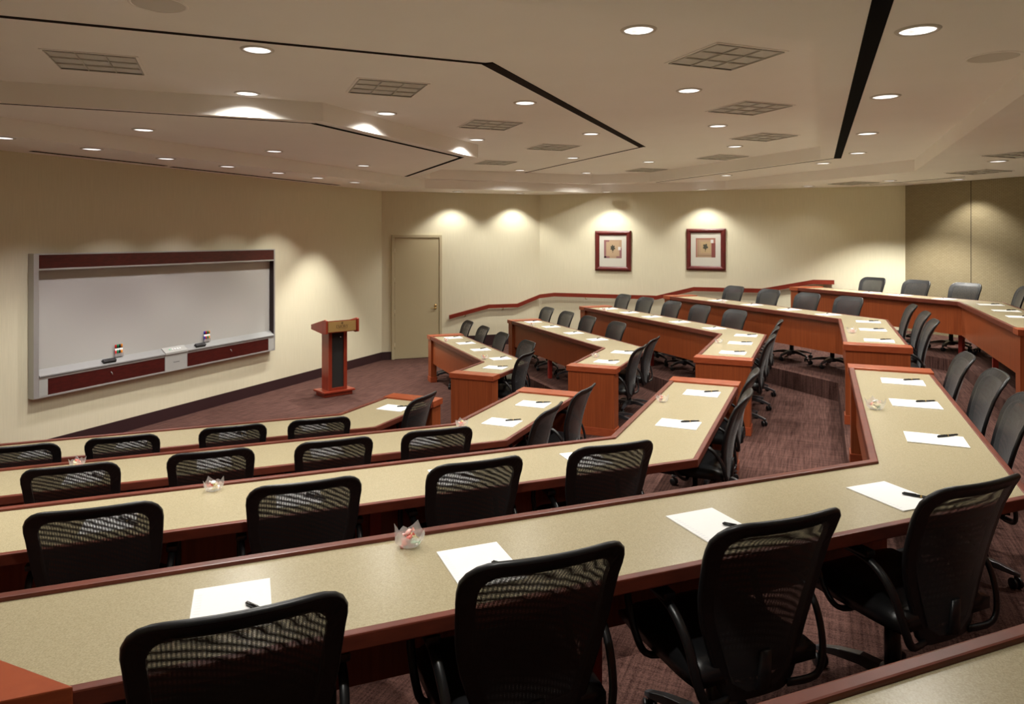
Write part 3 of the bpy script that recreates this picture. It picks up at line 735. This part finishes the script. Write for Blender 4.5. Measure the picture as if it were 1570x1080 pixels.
def where(s, i):
    """i: rank from the bend; words for one seat along a desk section"""
    k = int(s[2]); bank = 'near' if s[0] == 'L' else 'far'; side = 'long side' if s[1] == 'm' else 'aisle side'
    o = 'nearest' if i == 0 else ORD[i]
    return '%s the bend, %s of the %s %s desk' % (o, side, bank, ROWN[k])
proto = None
for s, l in CH.items():
    k = int(s[2]); c, d_, n_ = sec(s[:2], k)
    order = sorted(range(len(l)), key=lambda i: l[i][0])
    for i, (t, b) in enumerate(l):
        q = c+d_*t+n_*(W+max(b, .182)-.372)
        if proto is None: proto = make_chair(); o = proto
        else: o = copy_tree(proto)
        f = Vector((-n_.x, n_.y))                    # facing, Blender XY
        o.location = (q.x, -q.y, FLR[k]); o.rotation_euler = (0, 0, math.atan2(f.y, f.x)-PI/2+random.uniform(-.03, .03))
        tag(o, 'black mesh chair '+where(s, order.index(i)), 'chair', 'mesh task chairs along the tiered desks')

# ---------------------------------------------------------------- pads and pens
PADS = dict(Lm1=[2.38, 1.72, .95, .27], Lw1=[.43], Lm2=[2.55, 1.79, 1.05, .34], Lw2=[.219, .915], Lm3=[2.81, 1.98, 1.17, .36], Lw3=[.51, 1.575],
 Lm4=[2.82, 2.068, 1.17, .285], Lw4=[.55, 1.427, 2.19], Rm1=[2.42, 1.745, 1.025, .18], Rw1=[.29], Rm2=[3.203, 2.44, 1.572, .786], Rw2=[.219, 1.008],
 Rm3=[3.597, 2.883, 2.177, 1.391, .548], Rw3=[-.02, .724, 1.529], Rm4=[2.903, 2.059, 1.243, .50], Rw4=[.14, 1.0, 1.94], Rm5=[1.762, 1.181, .45], Rw5=[.248, 1.126, 1.859])
def make_pad():
    r = empty('notepad')
    mb = MB(); mb.box(-.108, .108, -.14, .14, 0, .0045); mb.build('paper_sheets', M['paper'], r)
    mb = MB()
    for i in range(14): mb.box(-.101, -.083, -.115+i*.016, -.109+i*.016, .0045, .0047)
    mb.build('pale_print', M['print_grey'], r)
    return r
def make_pen():
    r = empty('ballpoint_pen')
    mb = MB(); mb.tube([(0, -.068, .0055), (0, -.06, .0055), (0, .0, .0055)], [.002, .0048, .0055], 10); mb.build('barrel', M['pen'], r)
    mb = MB(); mb.tube([(0, .006, .0055), (0, .066, .0055), (0, .072, .0055)], [.0058, .0052, .003], 10); mb.build('cap', M['pen'], r)
    mb = MB(); mb.tube([(0, 0, .0055), (0, .006, .0055)], .0060, 10); mb.build('ring', M['gold'], r)
    mb = MB(); mb.box(-.0015, .0015, .02, .066, .0105, .0125); mb.build('clip', M['pen'], r)
    return r
pad0 = pen0 = None
for s, l in PADS.items():
    k = int(s[2]); c, d_, n_ = sec(s[:2], k)
    order = sorted(range(len(l)), key=lambda i: l[i])
    right = d_ if s[:2] in ('Lw', 'Rm') else -d_
    for i, t in enumerate(l):
        nn = {'Lm4': [.318, .333, .352, .372]}.get(s, [.343]*9)[i]
        q = c+d_*t+n_*nn
        if pad0 is None: pad0 = make_pad(); pen0 = make_pen(); a, b = pad0, pen0
        else: a = copy_tree(pad0); b = copy_tree(pen0)
        rx = Vector((right.x, -right.y)); a.location = (q.x, -q.y, TOP[k]+.0004)
        a.rotation_euler = (0, 0, math.atan2(rx.y, rx.x)+random.uniform(-.03, .03))
        tag(a, 'white letter pad '+where(s, order.index(i)), 'notepad', 'white notepads on the desks')
        pc = q+right*.080+n_*.068; b.location = (pc.x, -pc.y, TOP[k]+.0054)
        dr = (right*.085+n_*.117); b.rotation_euler = (0, 0, math.atan2(-dr.y, dr.x)-PI/2+PI+random.uniform(-.08, .08))
        tag(b, 'black pen on the pad '+where(s, order.index(i)), 'pen', 'black pens on the notepads')

# ---------------------------------------------------------------- candy bowls
BOWLS = [('Lm', 4, 2.248, .1, 1.0, 'on the longest near desk'), ('Lm', 3, 2.377, .1, .93, 'on the near third-row desk, long side'), ('Lm', 2, 2.636, .1, .9, 'on the near second-row desk, long side'),
 ('Lw', 2, -.03, .1, .95, 'at the bend of the near second-row desk'), ('Lw', 3, 1.152, .1, .9, 'on the near third-row desk, aisle side'), ('Lw', 4, 1.176, .099, 1.05, 'on the near fourth-row desk, aisle side'),
 ('Rm', 1, 2.089, .115, .9, 'on the far front-row desk by the door end'), ('Rm', 1, .224, .124, 1.0, 'at the bend of the far front-row desk'), ('Rm', 2, 2.689, .10, .9, 'on the far second-row desk, long side'),
 ('Rw', 2, .74, .12, .9, 'on the far second-row desk, aisle side'), ('Rm', 3, 3.322, .1, .9, 'on the far third-row desk, long side'), ('Rw', 3, .791, .096, .9, 'on the far third-row desk, aisle side'),
 ('Rm', 4, 2.48, .12, .9, 'on the far fourth-row desk, long side'), ('Rw', 4, 1.383, .109, 1.0, 'on the far fourth-row desk, aisle side')]
cm = []
for m_ in CANDY:
    mb = MB(); mb.lathe([(.003, -.008), (.012, -.005), (.0155, 0), (.012, .005), (.003, .008)], 12)
    for sg in (-1, 1):
        vs = [(sg*.011, 0, 0)]+[(sg*.024, math.cos(j*1.05)*.008, math.sin(j*1.05)*.008) for j in range(6)]
        mb.add(vs, [(0, 1+j, 1+(j+1) % 6) for j in range(6)])
    cm.append(mb.mesh('candy', m_))
for bi, (s, k, t, nn, sc, wh) in enumerate(BOWLS):
    c, d_, n_ = sec(s, k); q = c+d_*t+n_*nn; base = Vector((q.x, -q.y, TOP[k]+.0003))
    o = empty('candy_bowl', base, bi*1.3); o.scale = (sc, sc, sc)
    tag(o, 'crinkled clear plastic bowl of wrapped candy '+wh, 'candy bowl', 'clear candy bowls on the desks')
    rr = random.Random(bi); mb = MB(); nseg = 20; vs = []
    tips = [.028 if i % 5 == 0 else (.010 if i % 2 else 0) for i in range(nseg)]
    for r, z in ((.022, 0), (.036, .005), (.047, .017), (.051, .030), (.053, .041)):
        for i in range(nseg):
            a = 2*PI*i/nseg; j = 1+rr.uniform(-.06, .06)*(z > .004); zz = z+(tips[i]+rr.uniform(-.004, .004) if z > .04 else rr.uniform(-.002, .002)*(z > .004)); r2 = r*j*(1.12 if z > .04 and tips[i] > .02 else 1)
            vs.append((math.cos(a)*r2, math.sin(a)*r2, zz))
    vs.append((0, 0, 0)); fs = [(j*nseg+i, j*nseg+(i+1) % nseg, (j+1)*nseg+(i+1) % nseg, (j+1)*nseg+i) for j in range(4) for i in range(nseg)]+[(len(vs)-1, (i+1) % nseg, i) for i in range(nseg)]
    mb.add(vs, fs); mb.build('bowl_film', M['film'], o)
    spots = [(.0, .0, .010), (.021, .002, .014), (-.019, .010, .014), (.004, -.021, .014), (.002, .021, .016), (.013, .012, .031), (-.014, -.008, .032), (.008, -.014, .034), (0, .004, .046)]
    for ci, (x, y, z) in enumerate(spots):
        a = bi*1.3; cd = bpy.data.objects.new('wrapped_candy', cm[4 if (ci == 3 and bi in (0, 5, 11)) else (0, 3, 1, 2)[(ci+bi) % 4]]); link(cd)
        x *= .72; y *= .72
        cd.location = base+Vector(((x*math.cos(a)-y*math.sin(a))*sc, (x*math.sin(a)+y*math.cos(a))*sc, z*sc)); cd.rotation_euler = (rr.uniform(-.6, .6), rr.uniform(-.6, .6), rr.uniform(0, 6)); cd.scale = (sc*.92,)*3
        tag(cd, 'wrapped candy in the clear bowl '+wh, 'candy', 'candies in the bowl '+wh)

# ---------------------------------------------------------------- ceiling fittings and light
WARM = (1.0, .972, .90)
def make_downlight():
    r = empty('ceiling_downlight')
    mb = MB(); mb.lathe([(.088, -.002), (.092, -.010), (.108, -.008), (.114, -.001)], 28, caps=False); mb.build('trim_ring', M['trim_ring'], r)
    mb = MB(); mb.lathe([(.001, -.0062), (.05, -.006), (.0905, -.004)], 28, caps=False); mb.build('lens', M['lens'], r)
    return r
DL = {
 'A': (ZC, [(3.82, -3.56), (6.34, -2.6), (8.55, -2.62), (11.0, -3.68), (12.61, -5.28), (4.94, -4.72), (6.31, -4.15), (8.46, -4.16), (9.82, -4.95), (2.3, -5.35)]),  # last one is out of view, added to light the near desks
 'C': (ZC, [(4.4, -1.04), (6.38, -1.06), (8.53, -1.09), (10.54, -1.11), (12.08, -2.68), (13.65, -4.28), (2.84, -2.68), (1.35, -4.2)]),  # last pair unseen, mirrored from the far side to brighten the near desks
 'D': (ZD, [(4.38, .48), (6.33, .47), (8.5, .46), (10.4, .45), (11.62, .04), (13.2, -1.54), (2.35, .45), (1.3, -.75)]),  # last pair outside the frame, added for light on the near rows
 'B': (ZD, [(5.25, -6.40), (7.21, -6.44), (9.19, -6.46)]),
 'F': (ZF, [(4.28, -7.09), (5.2, -7.11), (6.18, -7.16), (7.18, -7.2), (8.18, -7.24), (9.1, -7.26), (10.09, -7.27)]),
 'G': (ZF, [(12.95, -6.80), (13.95, -5.85), (14.25, -4.03), (14.25, -2.1), (14.1, -.20), (13.3, 1.05), (10.46, 2.01), (13.45, 2.03)]),
 'H': (ZF, [(8.3, 2.0), (6.2, 2.0), (4.1, 2.0), (2.2, 1.6)]),  # last pair unseen, added with the other near lamps, kept dim
}
DLAB = {'A': 'in the raised ceiling field before the dark slot', 'C': 'in the raised ceiling field behind the dark slot', 'D': 'in the ceiling band beside the wide black slot', 'B': 'in the lowered ceiling panel above the lectern end', 'F': 'in the soffit along the whiteboard wall', 'G': 'in the soffit along the far walls', 'H': 'in the soffit above the back row'}
POW = {'A': 120, 'C': 120, 'D': 120, 'B': 125, 'F': 75, 'G': 48, 'H': 80}
SPEC = {('F', 0): 25, ('F', 1): 40, ('F', 2): 50, ('F', 3): 42, ('F', 4): 30, ('F', 5): 70, ('F', 6): 210, ('G', 4): 4, ('G', 5): 300, ('H', 2): 12, ('H', 3): 6, ('D', 7): 90, ('D', 6): 140, ('C', 6): 185, ('C', 7): 150, ('C', 2): 170, ('A', 9): 100, ('A', 0): 125, ('A', 5): 42, ('A', 6): 42, ('A', 7): 42, ('A', 8): 34}
dl0 = None; LAMPS = []
NTH = ['first', 'second', 'third', 'fourth', 'fifth', 'sixth', 'seventh', 'eighth', 'ninth', 'tenth']
for g, (z, l) in DL.items():
    for i, (u, v) in enumerate(l):
        o = make_downlight() if dl0 is None else copy_tree(dl0)
        if dl0 is None: dl0 = o
        o.location = P3(u, v, z)
        tag(o, 'round recessed downlight %s, %s along' % (DLAB[g], NTH[i]), 'ceiling light', 'recessed downlights')
        wide = (g in 'CD' or (g == 'A' and i < 5))
        ld = bpy.data.lights.new('downlight_lamp', 'SPOT'); ld.energy = SPEC.get((g, i), POW[g])*(.80 if wide else 1); ld.color = (1.0, .92, .93) if (g, i) in (('F', 1), ('F', 2), ('F', 3)) else WARM
        inner = g == 'A' and 5 <= i <= 8
        ld.spot_size = math.radians(76 if (g, i) == ('F', 6) else 148 if inner else 112 if g == 'G' else 146 if wide else 96); ld.spot_blend = 1.0 if wide else .5; ld.shadow_soft_size = .05
        lo = bpy.data.objects.new('downlight_lamp', ld); link(lo); LAMPS.append((lo, o))
for lo, o in LAMPS: lo.parent = o; lo.location = (0, 0, -.02)
def make_troffer():
    r = empty('louvered_troffer')
    h = .285
    mb = MB()
    for a in range(4):
        q = MB(); q.box(-h-.02, h+.02, h, h+.02, -.006, -.001); q.xform(Matrix.Rotation(a*PI/2, 4, 'Z')); mb.add(q.v, q.f)
    mb.build('frame', M['ceiling'], r)
    mb = MB(); mb.box(-h, h, -h, h, -.003, -.001); mb.build('backing', M['louver_back'], r)
    mb = MB()
    for k in range(4):
        p = -h+.006+k*(2*h-.012)/3
        for lo, hi in (((p-.002, -h), (p+.002, h)), ((-h, p-.002), (h, p+.002))): mb.box(lo[0], hi[0], lo[1], hi[1], -.014, -.003)
    mb.build('louver_blades', M['louver'], r)
    mb = MB()
    for i in range(3):
        for j in range(3):
            s_ = (2*h-.012)/3; x0 = -h+.006+i*s_+.006; y0 = -h+.006+j*s_+.006
            mb.add([(x0, y0, -.0035), (x0+s_-.012, y0, -.0035), (x0+s_-.012, y0+s_-.012, -.0035), (x0, y0+s_-.012, -.0035), (x0+s_*.5-.006, y0+s_*.5-.006, -.012)], [(1, 0, 4), (2, 1, 4), (3, 2, 4), (0, 3, 4)])
    mb.build('reflector_cells', M['louver'], r)
    mb = MB(); mb.box(-h, -h+.012, -h, h, -.0075, -.006); mb.box(h-.012, h, -h, h, -.0075, -.006); mb.build('reveal', M['tray_black'], r)
    return r
TR = [((3.63, -4.91), ZC, PI/4, 'nearest the camera in the front ceiling field'), ((5.24, -3.44), ZC, PI/4, 'second in the front ceiling field'), ((7.41, -3.47), ZC, PI/4, 'third in the front ceiling field'), ((9.58, -3.50), ZC, PI/4, 'fourth in the front ceiling field'), ((11.15, -5.12), ZC, PI/4, 'farthest in the front ceiling field'),
 ((5.31, -.63), ZC, PI/4, 'nearest the camera in the rear ceiling field'), ((7.49, -.65), ZC, PI/4, 'second in the rear ceiling field'), ((9.69, -.66), ZC, PI/4, 'third in the rear ceiling field'), ((11.85, -1.44), ZC, PI/4, 'fourth in the rear ceiling field'), ((13.5, -3.04), ZC, PI/4, 'farthest in the rear ceiling field'),
 ((9.65, 2.1), ZF, PI/4, 'in the soffit above the back row aisle seats'), ((12.03, 2.08), ZF, PI/4, 'in the soffit near the fabric wall'), ((13.62, .52), ZF, PI/4, 'in the soffit at the far corner')]
t0 = None
for (u, v), z, rz, wh in TR:
    o = copy_tree(t0) if t0 else make_troffer(); t0 = t0 or o
    o.location = P3(u, v, z); o.rotation_euler = (0, 0, rz)
    tag(o, 'unlit square louvered troffer, '+wh, 'ceiling light', 'louvered ceiling troffers')
for (u, v), z, wh in (((2.86, -3.37), ZC, 'in the raised ceiling near the front'), ((5.22, .98), ZD, 'in the ceiling band near the back')):
    o = empty('ceiling_speaker', P3(u, v, z)); tag(o, 'round flush loudspeaker '+wh, 'speaker', 'ceiling loudspeakers')
    mb = MB(); mb.lathe([(.135, -.001), (.138, -.007), (.150, -.006), (.155, -.001)], 32, caps=False); mb.build('rim', M['ceiling'], o)
    mb = MB(); mb.lathe([(.001, -.008), (.08, -.007), (.137, -.004)], 32, caps=False); mb.build('grille', M['grille'], o)

# ---------------------------------------------------------------- world, camera, view
w = bpy.data.worlds.new('World'); SC.world = w; w.use_nodes = True
w.node_tree.nodes['Background'].inputs[0].default_value = (0, 0, 0, 1); w.node_tree.nodes['Background'].inputs[1].default_value = 0
cd = bpy.data.cameras.new('Camera'); cam = bpy.data.objects.new('Camera', cd); link(cam)
cam.location = (0, 0, EYE); cam.rotation_euler = (PI/2, 0, math.radians(YAW-90))
cd.sensor_width = 36; cd.lens = 36*1094.995/1570; cd.shift_x = (785-784.793)/1570; cd.shift_y = -(540-365.09)/1570
cd.clip_start = .05; cd.clip_end = 60
SC.camera = cam
SC.view_settings.view_transform = 'Standard'; SC.view_settings.look = 'None'; SC.view_settings.gamma = 1; SC.view_settings.exposure = .80
SC.view_settings.use_curve_mapping = False
SC.cycles.max_bounces = 10; SC.cycles.diffuse_bounces = 6; SC.cycles.transparent_max_bounces = 24
SC.cycles.use_denoising = True; SC.cycles.sample_clamp_indirect = 6
SC.cycles.caustics_reflective = False; SC.cycles.caustics_refractive = False
